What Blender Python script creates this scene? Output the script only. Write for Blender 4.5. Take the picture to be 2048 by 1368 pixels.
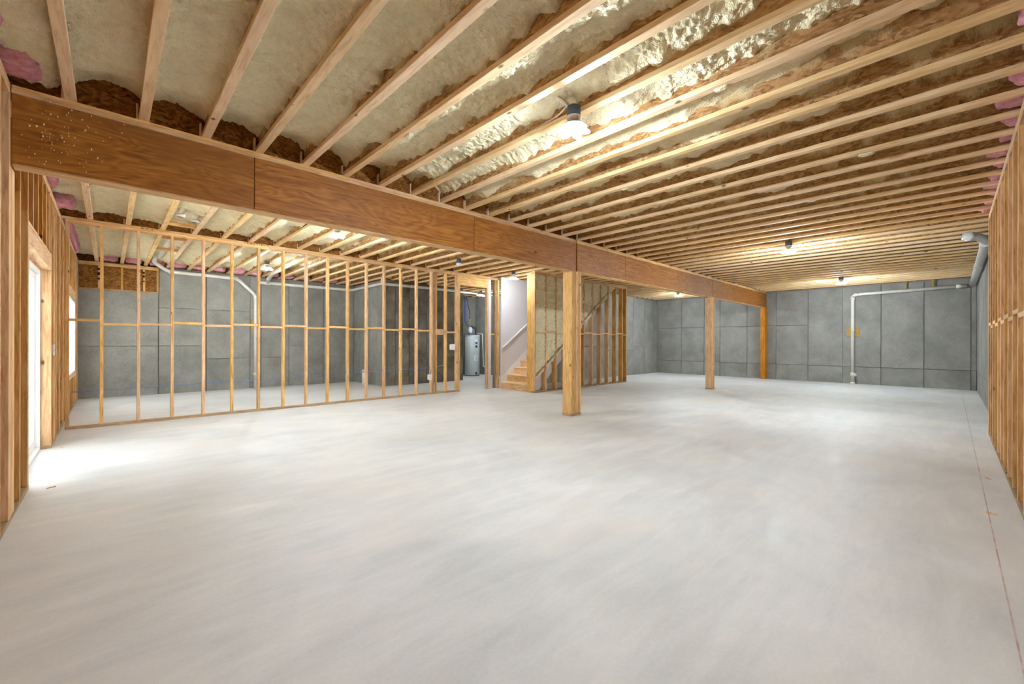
import bpy, bmesh, math, random
import numpy as np
from mathutils import Vector, Matrix

random.seed(7)
for o in list(bpy.data.objects):
    bpy.data.objects.remove(o)
scene = bpy.context.scene
COL = scene.collection

# ------------------------------------------------------------------ camera, world, exposure
CAM_H = 1.26
cam_d = bpy.data.cameras.new('camera')
cam = bpy.data.objects.new('camera', cam_d)
COL.objects.link(cam)
cam_d.sensor_width = 36.0
cam_d.lens = 840.4 / 2048 * 36
cam_d.clip_start = 0.02
cam_d.clip_end = 200
YAW = math.atan2(877.6, 840.4)           # angle from the view axis to the beam direction (+X)
cam.location = (0, 0, CAM_H)
cam.rotation_euler = (math.radians(90), math.radians(-0.13), YAW - math.radians(90))
scene.camera = cam

world = bpy.data.worlds.new('world')
scene.world = world
world.use_nodes = True
wb = world.node_tree.nodes['Background']
wb.inputs['Color'].default_value = (0.93, 0.97, 1.0, 1)
wb.inputs['Strength'].default_value = 3.0
# sun on the patio side, running along the wall so that none of it enters directly
sun_d = bpy.data.lights.new('sun', 'SUN')
sun_d.energy = 30.0
sun_d.angle = math.radians(1.0)
sun_d.color = (1.0, .96, .9)
sun = bpy.data.objects.new('sun', sun_d)
COL.objects.link(sun)
sun.rotation_euler = Vector((-.22, .62, -.76)).to_track_quat('-Z', 'Y').to_euler()

scene.view_settings.view_transform = 'Standard'
scene.view_settings.look = 'None'
scene.view_settings.gamma = 1.0
scene.view_settings.use_curve_mapping = False
scene.view_settings.exposure = 0.82
scene.cycles.max_bounces = 8
scene.cycles.diffuse_bounces = 7
scene.cycles.glossy_bounces = 2
scene.cycles.transmission_bounces = 2
scene.cycles.caustics_reflective = False
scene.cycles.caustics_refractive = False
LAMP_W = 145.0
LAMP_COL = (.82, .925, 1.0)

# ------------------------------------------------------------------ dimensions (metres)
XL, YR = -0.495, -0.36          # inner faces of the left and right stud walls
XF = 16.6                       # far foundation wall
YB = 13.05                      # back foundation wall
YJ = 11.08                      # front of the foundation jog
XJ0, XJ1 = 5.58, 8.39
XU = 10.5                       # end of utility room
YBR = 8.52                      # back wall of right bay
YP = 8.637                      # partition front face
YS = 7.12                       # stair wall front face
ZJ = 3.025                      # underside of joists
JD = 0.36                       # joist depth
YBM0, YBM1 = 4.46, 4.60         # beam
ZB0, ZB1 = 2.485, 2.962

# ------------------------------------------------------------------ helpers
W = {}                          # world location of every object made here


def lin(r, g, b):
    def f(c):
        c /= 255.0
        return c / 12.92 if c <= 0.04045 else ((c + 0.055) / 1.055) ** 2.4
    return (f(r), f(g), f(b), 1.0)


def link(name, data, mat=None, parent=None, loc=(0, 0, 0)):
    o = bpy.data.objects.new(name, data)
    COL.objects.link(o)
    loc = Vector(loc)
    W[o] = loc
    if parent is not None:
        o.parent = parent
        o.location = loc - W[parent]
    else:
        o.location = loc
    if mat is not None and data is not None and not data.materials:
        data.materials.append(mat)
    return o


def tag(o, label=None, cat=None, group=None, kind=None):
    if label: o['label'] = label
    if cat: o['category'] = cat
    if group: o['group'] = group
    if kind: o['kind'] = kind
    return o


def empty(name, loc, label=None, cat=None, group=None, kind=None):
    o = link(name, None, None, None, loc)
    o.empty_display_size = 0.1
    return tag(o, label, cat, group, kind)


_boxes = {}


def box_mesh(dx, dy, dz, mat, bev):
    key = (round(dx, 4), round(dy, 4), round(dz, 4), mat.name, bev)
    if key in _boxes:
        return _boxes[key]
    bm = bmesh.new()
    bmesh.ops.create_cube(bm, size=1)
    for v in bm.verts:
        v.co.x *= dx; v.co.y *= dy; v.co.z *= dz
    if bev > 0:
        b = min(bev, 0.3 * min(dx, dy, dz))
        bmesh.ops.bevel(bm, geom=bm.edges[:], offset=b, segments=1, affect='EDGES')
    me = bpy.data.meshes.new('board')
    bm.to_mesh(me); bm.free()
    me.materials.append(mat)
    _boxes[key] = me
    return me


def box(name, x0, x1, y0, y1, z0, z1, mat, parent=None, bev=0.002):
    x0, x1 = min(x0, x1), max(x0, x1)
    y0, y1 = min(y0, y1), max(y0, y1)
    me = box_mesh(x1 - x0, y1 - y0, z1 - z0, mat, bev)
    return link(name, me, None, parent, ((x0 + x1) / 2, (y0 + y1) / 2, (z0 + z1) / 2))


def mesh_obj(name, verts, faces, mat, parent=None, loc=(0, 0, 0), smooth=False):
    me = bpy.data.meshes.new(name)
    me.from_pydata([tuple(v) for v in verts], [], faces)
    me.validate()
    if smooth:
        me.polygons.foreach_set('use_smooth', [True] * len(me.polygons))
    me.update()
    return link(name, me, mat, parent, loc)


def grid_mesh(name, P, mat, parent=None, loc=(0, 0, 0), smooth=True):
    """P: (n,m,3) array -> quad grid"""
    n, m, _ = P.shape
    me = bpy.data.meshes.new(name)
    idx = np.arange(n * m).reshape(n, m)
    q = np.stack([idx[:-1, :-1], idx[1:, :-1], idx[1:, 1:], idx[:-1, 1:]], -1).reshape(-1, 4)
    me.vertices.add(n * m)
    me.vertices.foreach_set('co', P.reshape(-1).astype(np.float32))
    me.loops.add(len(q) * 4)
    me.loops.foreach_set('vertex_index', q.reshape(-1).astype(np.int32))
    me.polygons.add(len(q))
    me.polygons.foreach_set('loop_start', np.arange(0, len(q) * 4, 4, dtype=np.int32))
    me.polygons.foreach_set('use_smooth', np.full(len(q), smooth))
    me.update(calc_edges=True)
    me.validate()
    return link(name, me, mat, parent, loc)


class MB:
    """collects shapes that become ONE mesh"""
    def __init__(self):
        self.v, self.f, self.sm = [], [], []

    def add(self, v, f, smooth=False):
        o = len(self.v)
        self.v += [tuple(p) for p in v]
        self.f += [tuple(i + o for i in q) for q in f]
        self.sm += [smooth] * len(f)

    def box(self, x0, x1, y0, y1, z0, z1):
        self.add([(x0, y0, z0), (x1, y0, z0), (x1, y1, z0), (x0, y1, z0),
                  (x0, y0, z1), (x1, y0, z1), (x1, y1, z1), (x0, y1, z1)],
                 [(0, 3, 2, 1), (4, 5, 6, 7), (0, 1, 5, 4), (1, 2, 6, 5), (2, 3, 7, 6), (3, 0, 4, 7)])

    def lathe(self, prof, c=(0, 0, 0), seg=20, axis='z'):
        v, f = [], []
        n = len(prof)
        for i in range(seg):
            a = 2 * math.pi * i / seg
            for r, h in prof:
                p = (r * math.cos(a), r * math.sin(a), h)
                if axis == 'x': p = (p[2], p[0], p[1])
                if axis == 'y': p = (p[1], p[2], p[0])
                v.append((p[0] + c[0], p[1] + c[1], p[2] + c[2]))
        for i in range(seg):
            j = (i + 1) % seg
            for k in range(n - 1):
                f.append((i * n + k, j * n + k, j * n + k + 1, i * n + k + 1))
        f.append(tuple(i * n for i in range(seg))[::-1])
        f.append(tuple(i * n + n - 1 for i in range(seg)))
        self.add(v, f, True)

    def tube(self, pts, r, seg=12, bend=0.0, cap=True):
        pts = [Vector(p) for p in pts]
        if bend > 0:
            q = [pts[0]]
            for i in range(1, len(pts) - 1):
                a, b, c = pts[i - 1], pts[i], pts[i + 1]
                d = min(bend, (a - b).length * .45, (c - b).length * .45)
                p0, p1 = b + (a - b).normalized() * d, b + (c - b).normalized() * d
                for k in range(6):
                    t = k / 5
                    q.append((1 - t) ** 2 * p0 + 2 * t * (1 - t) * b + t * t * p1)
            q.append(pts[-1])
            pts = q
        v, f = [], []
        t0 = (pts[1] - pts[0]).normalized()
        nrm = t0.orthogonal().normalized()
        for i, p in enumerate(pts):
            if i == 0: t = t0
            elif i == len(pts) - 1: t = (pts[i] - pts[i - 1]).normalized()
            else: t = ((pts[i] - pts[i - 1]).normalized() + (pts[i + 1] - pts[i]).normalized()).normalized()
            nrm = (nrm - t * nrm.dot(t)).normalized()
            bn = t.cross(nrm)
            for k in range(seg):
                a = 2 * math.pi * k / seg
                v.append(p + (nrm * math.cos(a) + bn * math.sin(a)) * r)
        for i in range(len(pts) - 1):
            for k in range(seg):
                l = (k + 1) % seg
                f.append((i * seg + k, i * seg + l, (i + 1) * seg + l, (i + 1) * seg + k))
        if cap:
            f.append(tuple(range(seg))[::-1])
            f.append(tuple(range((len(pts) - 1) * seg, len(pts) * seg)))
        self.add(v, f, True)

    def build(self, name, mat, parent=None, loc=None):
        """vertices are in world space; the origin goes to loc (default: bottom centre)"""
        a = np.array(self.v)
        if loc is None:
            loc = (a.min(0) + a.max(0)) / 2
        loc = Vector([float(t) for t in loc])
        me = bpy.data.meshes.new(name)
        me.from_pydata([tuple(p) for p in (a - np.array(loc))], [], self.f)
        me.polygons.foreach_set('use_smooth', self.sm)
        me.validate(); me.update()
        return link(name, me, mat, parent, loc)


def copy_tree(o, loc=None, parent=None):
    c = o.copy()
    COL.objects.link(c)
    if parent is not None:
        c.parent = parent
    if loc is not None:
        c.location = loc
    W[c] = Vector(loc) if loc is not None else W[o]
    for ch in [k for k in bpy.data.objects if k.parent == o]:
        copy_tree(ch, None, c)
    return c


# numpy value noise ------------------------------------------------
_lat = np.random.RandomState(3).rand(256, 256)


def vnoise(x, y, seed=0):
    x = np.asarray(x, float) + seed * 17.31
    y = np.asarray(y, float) + seed * 9.77
    xi, yi = np.floor(x).astype(int), np.floor(y).astype(int)
    fx, fy = x - xi, y - yi
    fx, fy = fx * fx * (3 - 2 * fx), fy * fy * (3 - 2 * fy)
    a = _lat[xi % 256, yi % 256]; b = _lat[(xi + 1) % 256, yi % 256]
    c = _lat[xi % 256, (yi + 1) % 256]; d = _lat[(xi + 1) % 256, (yi + 1) % 256]
    return (a * (1 - fx) + b * fx) * (1 - fy) + (c * (1 - fx) + d * fx) * fy


def fbm(x, y, seed=0, oct=3):
    s, a, t = 0, 1, 0
    for i in range(oct):
        s = s + a * vnoise(np.asarray(x) * 2 ** i, np.asarray(y) * 2 ** i, seed + i * 5)
        t += a; a *= .5
    return s / t


# ------------------------------------------------------------------ materials
def new_mat(name, rough=0.7, spec=0.3):
    m = bpy.data.materials.new(name)
    m.use_nodes = True
    nt = m.node_tree
    b = nt.nodes['Principled BSDF']
    b.inputs['Roughness'].default_value = rough
    b.inputs['Specular IOR Level'].default_value = spec
    return m, nt, b


def N(nt, typ, **kw):
    n = nt.nodes.new(typ)
    for k, v in kw.items():
        setattr(n, k, v)
    return n


def ramp(nt, fac, stops):
    r = N(nt, 'ShaderNodeValToRGB')
    while len(r.color_ramp.elements) < len(stops):
        r.color_ramp.elements.new(0.5)
    for e, (p, c) in zip(r.color_ramp.elements, stops):
        e.position = p
        e.color = c
    nt.links.new(fac, r.inputs[0])
    return r.outputs[0]


def mixc(nt, fac, a, b, mode='MIX'):
    m = N(nt, 'ShaderNodeMix', data_type='RGBA', blend_type=mode)
    for sock, v in ((m.inputs[0], fac), (m.inputs[6], a), (m.inputs[7], b)):
        if isinstance(v, (int, float)):
            sock.default_value = v
        elif isinstance(v, tuple):
            sock.default_value = v
        else:
            nt.links.new(v, sock)
    return m.outputs[2]


def math_n(nt, op, a, b=None, clamp=False):
    m = N(nt, 'ShaderNodeMath', operation=op, use_clamp=clamp)
    for s, v in ((m.inputs[0], a), (m.inputs[1], b)):
        if v is None: continue
        if isinstance(v, (int, float)): s.default_value = v
        else: nt.links.new(v, s)
    return m.outputs[0]


def coords(nt, scale=(1, 1, 1), rnd=True):
    tc = N(nt, 'ShaderNodeTexCoord')
    out = tc.outputs['Object']
    if rnd:
        oi = N(nt, 'ShaderNodeObjectInfo')
        s = math_n(nt, 'MULTIPLY', oi.outputs['Random'], 37.0)
        va = N(nt, 'ShaderNodeVectorMath', operation='ADD')
        nt.links.new(out, va.inputs[0]); nt.links.new(s, va.inputs[1])
        out = va.outputs[0]
    mp = N(nt, 'ShaderNodeMapping')
    mp.inputs['Scale'].default_value = scale
    nt.links.new(out, mp.inputs[0])
    return mp.outputs[0]


def noise(nt, vec, scale, detail=4, rough=0.55, dist=0.0):
    n = N(nt, 'ShaderNodeTexNoise')
    n.inputs['Scale'].default_value = scale
    n.inputs['Detail'].default_value = detail
    n.inputs['Roughness'].default_value = rough
    n.inputs['Distortion'].default_value = dist
    nt.links.new(vec, n.inputs['Vector'])
    return n.outputs['Fac']


def bump(nt, b, h, strength=0.3, dist=0.01):
    n = N(nt, 'ShaderNodeBump')
    n.inputs['Strength'].default_value = strength
    n.inputs['Distance'].default_value = dist
    nt.links.new(h, n.inputs['Height'])
    nt.links.new(n.outputs[0], b.inputs['Normal'])


def wood_mat(name, axis, dark, mid, light, rough=.75, vary=.18, knots=True):
    m, nt, b = new_mat(name, rough, .25)
    sc = {'x': (.10, 1, 1), 'y': (1, .10, 1), 'z': (1, 1, .10)}[axis]
    v = coords(nt, sc)
    n1 = noise(nt, v, 42, 3, .6, .6)
    c = ramp(nt, n1, [(.30, dark), (.5, mid), (.68, light)])
    # broad tone drift along the board
    sc2 = {'x': (.4, 1, 1), 'y': (1, .4, 1), 'z': (1, 1, .4)}[axis]
    v2 = coords(nt, sc2)
    n2 = noise(nt, v2, 5, 2)
    c = mixc(nt, ramp(nt, n2, [(.4, (0, 0, 0, 1)), (.75, (.5, .5, .5, 1))]), c, dark, 'MIX')
    if knots:
        sck = {'x': (.55, 1, 1), 'y': (1, .55, 1), 'z': (1, 1, .55)}[axis]
        vk = coords(nt, sck)
        vo = N(nt, 'ShaderNodeTexVoronoi')
        vo.inputs['Scale'].default_value = 5.0
        nt.links.new(vk, vo.inputs['Vector'])
        k = ramp(nt, vo.outputs['Distance'], [(.045, (1, 1, 1, 1)), (.095, (0, 0, 0, 1))])
        c = mixc(nt, k, c, tuple(x * .28 for x in dark[:3]) + (1,))
    oi = N(nt, 'ShaderNodeObjectInfo')
    hs = N(nt, 'ShaderNodeHueSaturation')
    nt.links.new(c, hs.inputs['Color'])
    val = math_n(nt, 'ADD', math_n(nt, 'MULTIPLY', oi.outputs['Random'], vary * 2), 1 - vary)
    nt.links.new(val, hs.inputs['Value'])
    wr = N(nt, 'ShaderNodeTexWhiteNoise', noise_dimensions='1D')
    nt.links.new(oi.outputs['Random'], wr.inputs['W'])
    nt.links.new(math_n(nt, 'ADD', math_n(nt, 'MULTIPLY', wr.outputs['Value'], .012), .494), hs.inputs['Hue'])
    nt.links.new(math_n(nt, 'ADD', math_n(nt, 'MULTIPLY', wr.outputs['Value'], .25), .88), hs.inputs['Saturation'])
    nt.links.new(hs.outputs[0], b.inputs['Base Color'])
    return m


STUD = (lin(190, 142, 90), lin(226, 184, 132), lin(238, 204, 156))
M = {}
for ax in 'xyz':
    M['stud_' + ax] = wood_mat('pine_' + ax, ax, *STUD)
    M['orange_' + ax] = wood_mat('aged_pine_' + ax, ax, lin(178, 130, 74), lin(214, 170, 110), lin(226, 188, 134))  # deeper orange version of the pine, given to some boards
    M['treated_' + ax] = wood_mat('treated_pine_' + ax, ax, lin(134, 110, 76), lin(172, 146, 108), lin(188, 164, 126))
    M['flange_' + ax] = wood_mat('flange_' + ax, ax, lin(214, 178, 128), lin(240, 208, 162), lin(246, 221, 182), vary=.06)
M['lvl_post'] = wood_mat('lvl_post', 'z', lin(166, 96, 24), lin(200, 130, 44), lin(216, 150, 64), vary=.04, knots=False)
M['tread'] = wood_mat('tread', 'y', lin(224, 196, 160), lin(240, 218, 188), lin(245, 228, 204), vary=.05, knots=False)


def osb_mat(name, dark, mid, light, overspray=False, plane='yz'):
    m, nt, b = new_mat(name, .8, .2)
    v = coords(nt, {'yz': (1, .45, 1), 'xz': (.6, 1, 1)}[plane])
    nd = N(nt, 'ShaderNodeTexNoise'); nd.inputs['Scale'].default_value = 9
    nt.links.new(v, nd.inputs['Vector'])
    dv = N(nt, 'ShaderNodeMix', data_type='RGBA', blend_type='LINEAR_LIGHT')
    dv.inputs[0].default_value = .12
    nt.links.new(v, dv.inputs[6]); nt.links.new(nd.outputs['Color'], dv.inputs[7])
    vo = N(nt, 'ShaderNodeTexVoronoi')
    vo.inputs['Scale'].default_value = 42
    nt.links.new(dv.outputs[2], vo.inputs['Vector'])
    sep = N(nt, 'ShaderNodeSeparateColor')
    nt.links.new(vo.outputs['Color'], sep.inputs[0])
    n2 = noise(nt, v, 60, 4, .65)
    f = math_n(nt, 'ADD', math_n(nt, 'MULTIPLY', sep.outputs[0], .42), math_n(nt, 'MULTIPLY', n2, .68))
    c = ramp(nt, f, [(.25, dark), (.52, mid), (.8, light)])
    if overspray:
        # dry dusting of foam on the upper part of the web
        tc = N(nt, 'ShaderNodeTexCoord')
        sx = N(nt, 'ShaderNodeSeparateXYZ')
        nt.links.new(tc.outputs['Object'], sx.inputs[0])
        vv = coords(nt, (1, 1, .35))
        p = noise(nt, vv, 4.5, 3, .55)
        q = noise(nt, vv, 130, 2, .7)
        h = math_n(nt, 'MULTIPLY', math_n(nt, 'ADD', sx.outputs['Z'], .14), 6.0)
        h = math_n(nt, 'ADD', h, math_n(nt, 'MULTIPLY', math_n(nt, 'SUBTRACT', p, .5), 2.6))
        h = math_n(nt, 'ADD', h, math_n(nt, 'MULTIPLY', math_n(nt, 'SUBTRACT', q, .5), .9))
        fac = ramp(nt, h, [(.42, (0, 0, 0, 1)), (.95, (.85, .85, .85, 1))])
        c = mixc(nt, fac, c, lin(214, 200, 158))
    nt.links.new(c, b.inputs['Base Color'])
    return m


M['web'] = osb_mat('osb_web', lin(118, 84, 50), lin(166, 124, 80), lin(198, 158, 110), True)
M['osb'] = osb_mat('osb_panel', lin(80, 48, 20), lin(128, 82, 36), lin(166, 116, 60), False, 'xz')
M['osb_y'] = osb_mat('osb_panel_side', lin(110, 70, 32), lin(160, 110, 56), lin(190, 140, 84), False, 'yz')


def lvl_mat():
    m, nt, b = new_mat('lvl_beam', .55, .35)
    v = coords(nt, (.22, 1, 1))
    n0 = noise(nt, v, 3.2, 3, .5, .9)
    w = N(nt, 'ShaderNodeMath', operation='SINE')
    nt.links.new(math_n(nt, 'MULTIPLY', n0, 95.0), w.inputs[0])
    n1 = noise(nt, coords(nt, (.06, 1, 1)), 45, 4, .6)
    f = math_n(nt, 'ADD', math_n(nt, 'MULTIPLY', w.outputs[0], .11), n1)
    c = ramp(nt, f, [(.22, lin(126, 74, 26)), (.5, lin(162, 102, 38)), (.78, lin(184, 126, 56))])
    n2 = noise(nt, coords(nt, (.5, 1, 1)), 2.2, 3)
    c = mixc(nt, ramp(nt, n2, [(.42, (0, 0, 0, 1)), (.7, (.65, .65, .65, 1))]), c, lin(138, 86, 38))
    vo = N(nt, 'ShaderNodeTexVoronoi'); vo.inputs['Scale'].default_value = 2.4
    nt.links.new(coords(nt, (.6, 1, 1)), vo.inputs['Vector'])
    c = mixc(nt, ramp(nt, vo.outputs['Distance'], [(.035, (.8, .8, .8, 1)), (.06, (0, 0, 0, 1))]), c, lin(60, 34, 12))
    nt.links.new(c, b.inputs['Base Color'])
    return m


M['lvl'] = lvl_mat()


def foam_mat():
    m, nt, b = new_mat('spray_foam', .85, .2)
    v = coords(nt, (1, 1, 1))
    n = noise(nt, v, 7, 4, .6)
    n2 = noise(nt, v, 26, 3, .6, .8)
    rid = math_n(nt, 'ABSOLUTE', math_n(nt, 'SUBTRACT', n2, .5))
    n3 = noise(nt, v, 95, 2, .6)
    c = ramp(nt, n, [(.3, lin(240, 229, 190)), (.55, lin(249, 241, 208)), (.8, lin(252, 247, 219))])
    nt.links.new(c, b.inputs['Base Color'])
    bump(nt, b, math_n(nt, 'ADD', math_n(nt, 'MULTIPLY', rid, 2.2), math_n(nt, 'MULTIPLY', n3, .35)), .75, .022)
    return m


M['foam'] = foam_mat()


def pink_mat():
    m, nt, b = new_mat('pink_fibreglass', .95, .1)
    v = coords(nt, (1, 1, 1))
    n = noise(nt, v, 14, 5, .7, .5)
    c = ramp(nt, n, [(.3, lin(200, 126, 140)), (.55, lin(234, 170, 184)), (.8, lin(244, 200, 210))])
    nt.links.new(c, b.inputs['Base Color'])
    bump(nt, b, noise(nt, v, 60, 5, .75), .8, .015)
    return m


M['pink'] = pink_mat()


def concrete_mat(name, dark, mid, light, warm=None):
    m, nt, b = new_mat(name, .85, .25)
    v = coords(nt, (1, 1, 1))
    n = noise(nt, v, 1.6, 4, .62, .3)
    n2 = noise(nt, v, 34, 5, .7)
    f = math_n(nt, 'ADD', math_n(nt, 'MULTIPLY', n, .6), math_n(nt, 'MULTIPLY', n2, .4))
    c = ramp(nt, f, [(.38, dark), (.5, mid), (.62, light)])
    # bug holes
    vo = N(nt, 'ShaderNodeTexVoronoi'); vo.inputs['Scale'].default_value = 16
    nt.links.new(v, vo.inputs['Vector'])
    g = noise(nt, v, 2.5, 2)
    hol = math_n(nt, 'MULTIPLY', ramp(nt, vo.outputs['Distance'], [(.07, (1, 1, 1, 1)), (.14, (0, 0, 0, 1))]),
                 ramp(nt, g, [(.40, (0, 0, 0, 1)), (.56, (.8, .8, .8, 1))]))
    c = mixc(nt, hol, c, tuple(x * .45 for x in dark[:3]) + (1,))
    nt.links.new(c, b.inputs['Base Color'])
    bump(nt, b, n2, .25, .004)
    return m


M['conc'] = concrete_mat('foundation_concrete', lin(128, 128, 123), lin(144, 143, 138), lin(158, 157, 152))
M['conc_dark'] = concrete_mat('shaded_rough_concrete', lin(92, 86, 76), lin(122, 116, 104), lin(146, 140, 128))  # brownish concrete; shade on the jog walls is put into its darker tone


def floor_mat():
    m, nt, b = new_mat('slab', .55, .35)
    tc = N(nt, 'ShaderNodeTexCoord')
    ob = tc.outputs['Object']

    def mp(sc, rot=0.0):
        n = N(nt, 'ShaderNodeMapping')
        n.inputs['Scale'].default_value = sc
        n.inputs['Rotation'].default_value = (0, 0, rot)
        nt.links.new(ob, n.inputs[0])
        return n.outputs[0]
    n1 = noise(nt, mp((1, 1, 1)), .75, 4, .6, .5)
    n2 = noise(nt, mp((.35, 1.6, 1), .75), 3.2, 6, .68, .4)      # trowel streaks
    n3 = noise(nt, mp((1, 1, 1)), 55, 4, .7)
    f = math_n(nt, 'ADD', math_n(nt, 'MULTIPLY', n1, .45), math_n(nt, 'MULTIPLY', n2, .40))
    f = math_n(nt, 'ADD', f, math_n(nt, 'MULTIPLY', n3, .15))
    c = ramp(nt, f, [(.38, lin(196, 198, 199)), (.5, lin(213, 214, 214)), (.62, lin(228, 228, 227))])
    nw = noise(nt, mp((1, 1, 1)), .9, 3, .5)
    c = mixc(nt, ramp(nt, nw, [(.5, (0, 0, 0, 1)), (.72, (.55, .55, .55, 1))]), c, lin(222, 216, 209))
    nb = noise(nt, mp((.8, 1, 1), .3), .65, 3, .5)
    c = mixc(nt, ramp(nt, nb, [(.55, (0, 0, 0, 1)), (.75, (.4, .4, .4, 1))]), c, lin(213, 215, 222))
    # red chalk line snapped beside the right wall, blue marking paint near the far wall
    sp = N(nt, 'ShaderNodeSeparateXYZ')
    nt.links.new(ob, sp.inputs[0])
    X, Y = sp.outputs['X'], sp.outputs['Y']

    def band(val, c0, half):
        d = math_n(nt, 'ABSOLUTE', math_n(nt, 'SUBTRACT', val, c0))
        return math_n(nt, 'LESS_THAN', d, half)
    dust = ramp(nt, noise(nt, mp((1, 1, 1)), 7, 3, .7), [(.35, (.12, .12, .12, 1)), (.6, (.75, .75, .75, 1))])
    ln = math_n(nt, 'MULTIPLY', band(Y, -0.195, .0035), band(X, 7.5, 7.4))
    c = mixc(nt, math_n(nt, 'MULTIPLY', ln, dust), c, lin(176, 108, 104))
    bl = math_n(nt, 'MULTIPLY', band(Y, 2.9, .5), band(X, 15.6, .16))
    bd = ramp(nt, noise(nt, mp((2.5, .6, 1)), 2.0, 3, .6), [(.42, (0, 0, 0, 1)), (.62, (.5, .5, .5, 1))])
    c = mixc(nt, math_n(nt, 'MULTIPLY', bl, bd), c, lin(120, 170, 200))
    nt.links.new(c, b.inputs['Base Color'])
    rr = ramp(nt, n2, [(.3, (.42, .42, .42, 1)), (.7, (.68, .68, .68, 1))])
    nt.links.new(rr, b.inputs['Roughness'])
    return m


M['floor'] = floor_mat()


def plain(name, col, rough=.5, spec=.4, var=.06, scale=12, metal=0.0):
    m, nt, b = new_mat(name, rough, spec)
    n = noise(nt, coords(nt), scale, 3)
    lo = tuple(max(0, x * (1 - var)) for x in col[:3]) + (1,)
    hi = tuple(min(1, x * (1 + var)) for x in col[:3]) + (1,)
    nt.links.new(ramp(nt, n, [(.35, lo), (.65, hi)]), b.inputs['Base Color'])
    b.inputs['Metallic'].default_value = metal
    return m


M['pvc'] = plain('white_pvc', lin(226, 224, 216), .35, .5, .04)
M['pvc_grey'] = plain('grey_white_pvc', lin(206, 206, 204), .35, .5, .04)
M['white'] = plain('white_paint', lin(236, 236, 238), .5, .4, .015)
M['vinyl'] = plain('white_vinyl', lin(240, 242, 244), .4, .5, .02)
M['drywall'] = plain('painted_drywall', lin(214, 211, 214), .8, .2, .015, 3)
M['heater'] = plain('heater_grey', lin(200, 208, 210), .4, .5, .04)
M['dark'] = plain('dark_plastic', lin(40, 42, 46), .5, .4)
M['jbox'] = plain('slate_blue_box', lin(72, 92, 116), .5, .4)
M['blue'] = plain('blue_plastic', lin(52, 84, 170), .4, .5)
M['bluecab'] = plain('blue_cable', lin(96, 124, 190), .4, .5)
M['yellow'] = plain('yellow_plastic', lin(206, 180, 60), .5, .4)
M['wirewhite'] = plain('white_cable', lin(214, 208, 196), .5, .4)
M['metal'] = plain('galvanised_metal', lin(160, 164, 168), .35, .5, .08, 20, .9)
M['ink'] = plain('black_ink', lin(34, 28, 26), .8, .2)
M['ochre'] = plain('ochre_board', lin(176, 142, 74), .7, .2, .12, 20)


def emit_mat(name, col, s):
    m, nt, b = new_mat(name, .4, .3)
    b.inputs['Base Color'].default_value = (.9, .9, .9, 1)
    # faint mottling keeps the diffuser from being a dead flat white
    n = noise(nt, coords(nt), 40, 2)
    nt.links.new(ramp(nt, n, [(.3, tuple(x * .94 for x in col[:3]) + (1,)), (.7, col)]), b.inputs['Emission Color'])
    b.inputs['Emission Strength'].default_value = s
    return m


M['led'] = emit_mat('led_diffuser', (1, 1, 1, 1), 14.0)
M['led'].cycles.emission_sampling = 'NONE'   # its light comes from the lamp inside each fixture


def glass_mat():
    m, nt, b = new_mat('window_glass', .02, .5)
    out = nt.nodes['Material Output']
    tr = N(nt, 'ShaderNodeBsdfTransparent')
    gl = N(nt, 'ShaderNodeBsdfGlossy'); gl.inputs['Roughness'].default_value = .03
    n = noise(nt, coords(nt), 3, 1)
    nt.links.new(ramp(nt, n, [(.3, (.93, .96, .96, 1)), (.7, (.97, .985, .985, 1))]), tr.inputs['Color'])
    mx = N(nt, 'ShaderNodeMixShader'); mx.inputs[0].default_value = .05
    nt.links.new(tr.outputs[0], mx.inputs[1]); nt.links.new(gl.outputs[0], mx.inputs[2])
    nt.links.new(mx.outputs[0], out.inputs['Surface'])
    return m


M['glass'] = glass_mat()
M['snow'] = plain('pale_ground', lin(214, 214, 208), .9, .1, .05, 2)

# ================================================================== SETTING
T38, D140, D90 = 0.038, 0.140, 0.089

# ---- floor
fl = MB()
fl.box(-0.66, 16.7, -0.55, 13.2, -0.12, 0)
floor = fl.build('floor', M['floor'], None, (0, 0, 0))
tag(floor, 'pale grey trowelled concrete slab floor with a faint red chalk line', 'floor', kind='structure')

# ---- ground outside the left wall
gm = MB()
gm.box(-30, -0.70, -20, 34, -0.32, -0.16)
ground = gm.build('ground', M['snow'], None, (-15, 7, -0.16))
tag(ground, 'pale ground outside the patio door and window', 'ground', kind='structure')


# ---- foundation walls cast in form panels
def concrete_wall(name, axis, plane, a0, a1, seams, z1, hz, inward, label, thick=.22, mat=None, z0=0.0, e0=.0, e1=.0):
    """axis: the world axis the wall runs along; plane: coordinate of its face; inward: +1/-1 to room side.
    hz: function(interval index)-> list of horizontal seam heights"""
    mat = mat or M['conc']
    gap, dep = .012, .04
    back = plane - inward * dep

    def span(u0, u1, n0, n1, za, zb, nm, par, bev):
        if axis == 'x':
            return box(nm, u0, u1, n0, n1, za, zb, mat, par, bev)
        return box(nm, n0, n1, u0, u1, za, zb, mat, par, bev)
    root = span(a0 - e0, a1 + e1, back, back - inward * thick, -.02 if z0 == 0 else z0, ZJ - .002, name, None, 0)
    tag(root, label, 'wall', kind='structure')
    ed = [a0] + [s for s in sorted(seams) if a0 < s < a1] + [a1]
    for i in range(len(ed) - 1):
        h = [z0 - (.02 if z0 == 0 else 0)] + hz(i) + [z1]
        for j in range(len(h) - 1):
            off = random.uniform(-.003, .002)
            span(ed[i] + gap / 2, ed[i + 1] - gap / 2, plane + inward * off, back, h[j] + (gap / 2 if j else 0),
                 h[j + 1] - (gap / 2 if j + 2 < len(h) else 0), 'form_panel', root, .003)
    return root


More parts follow.
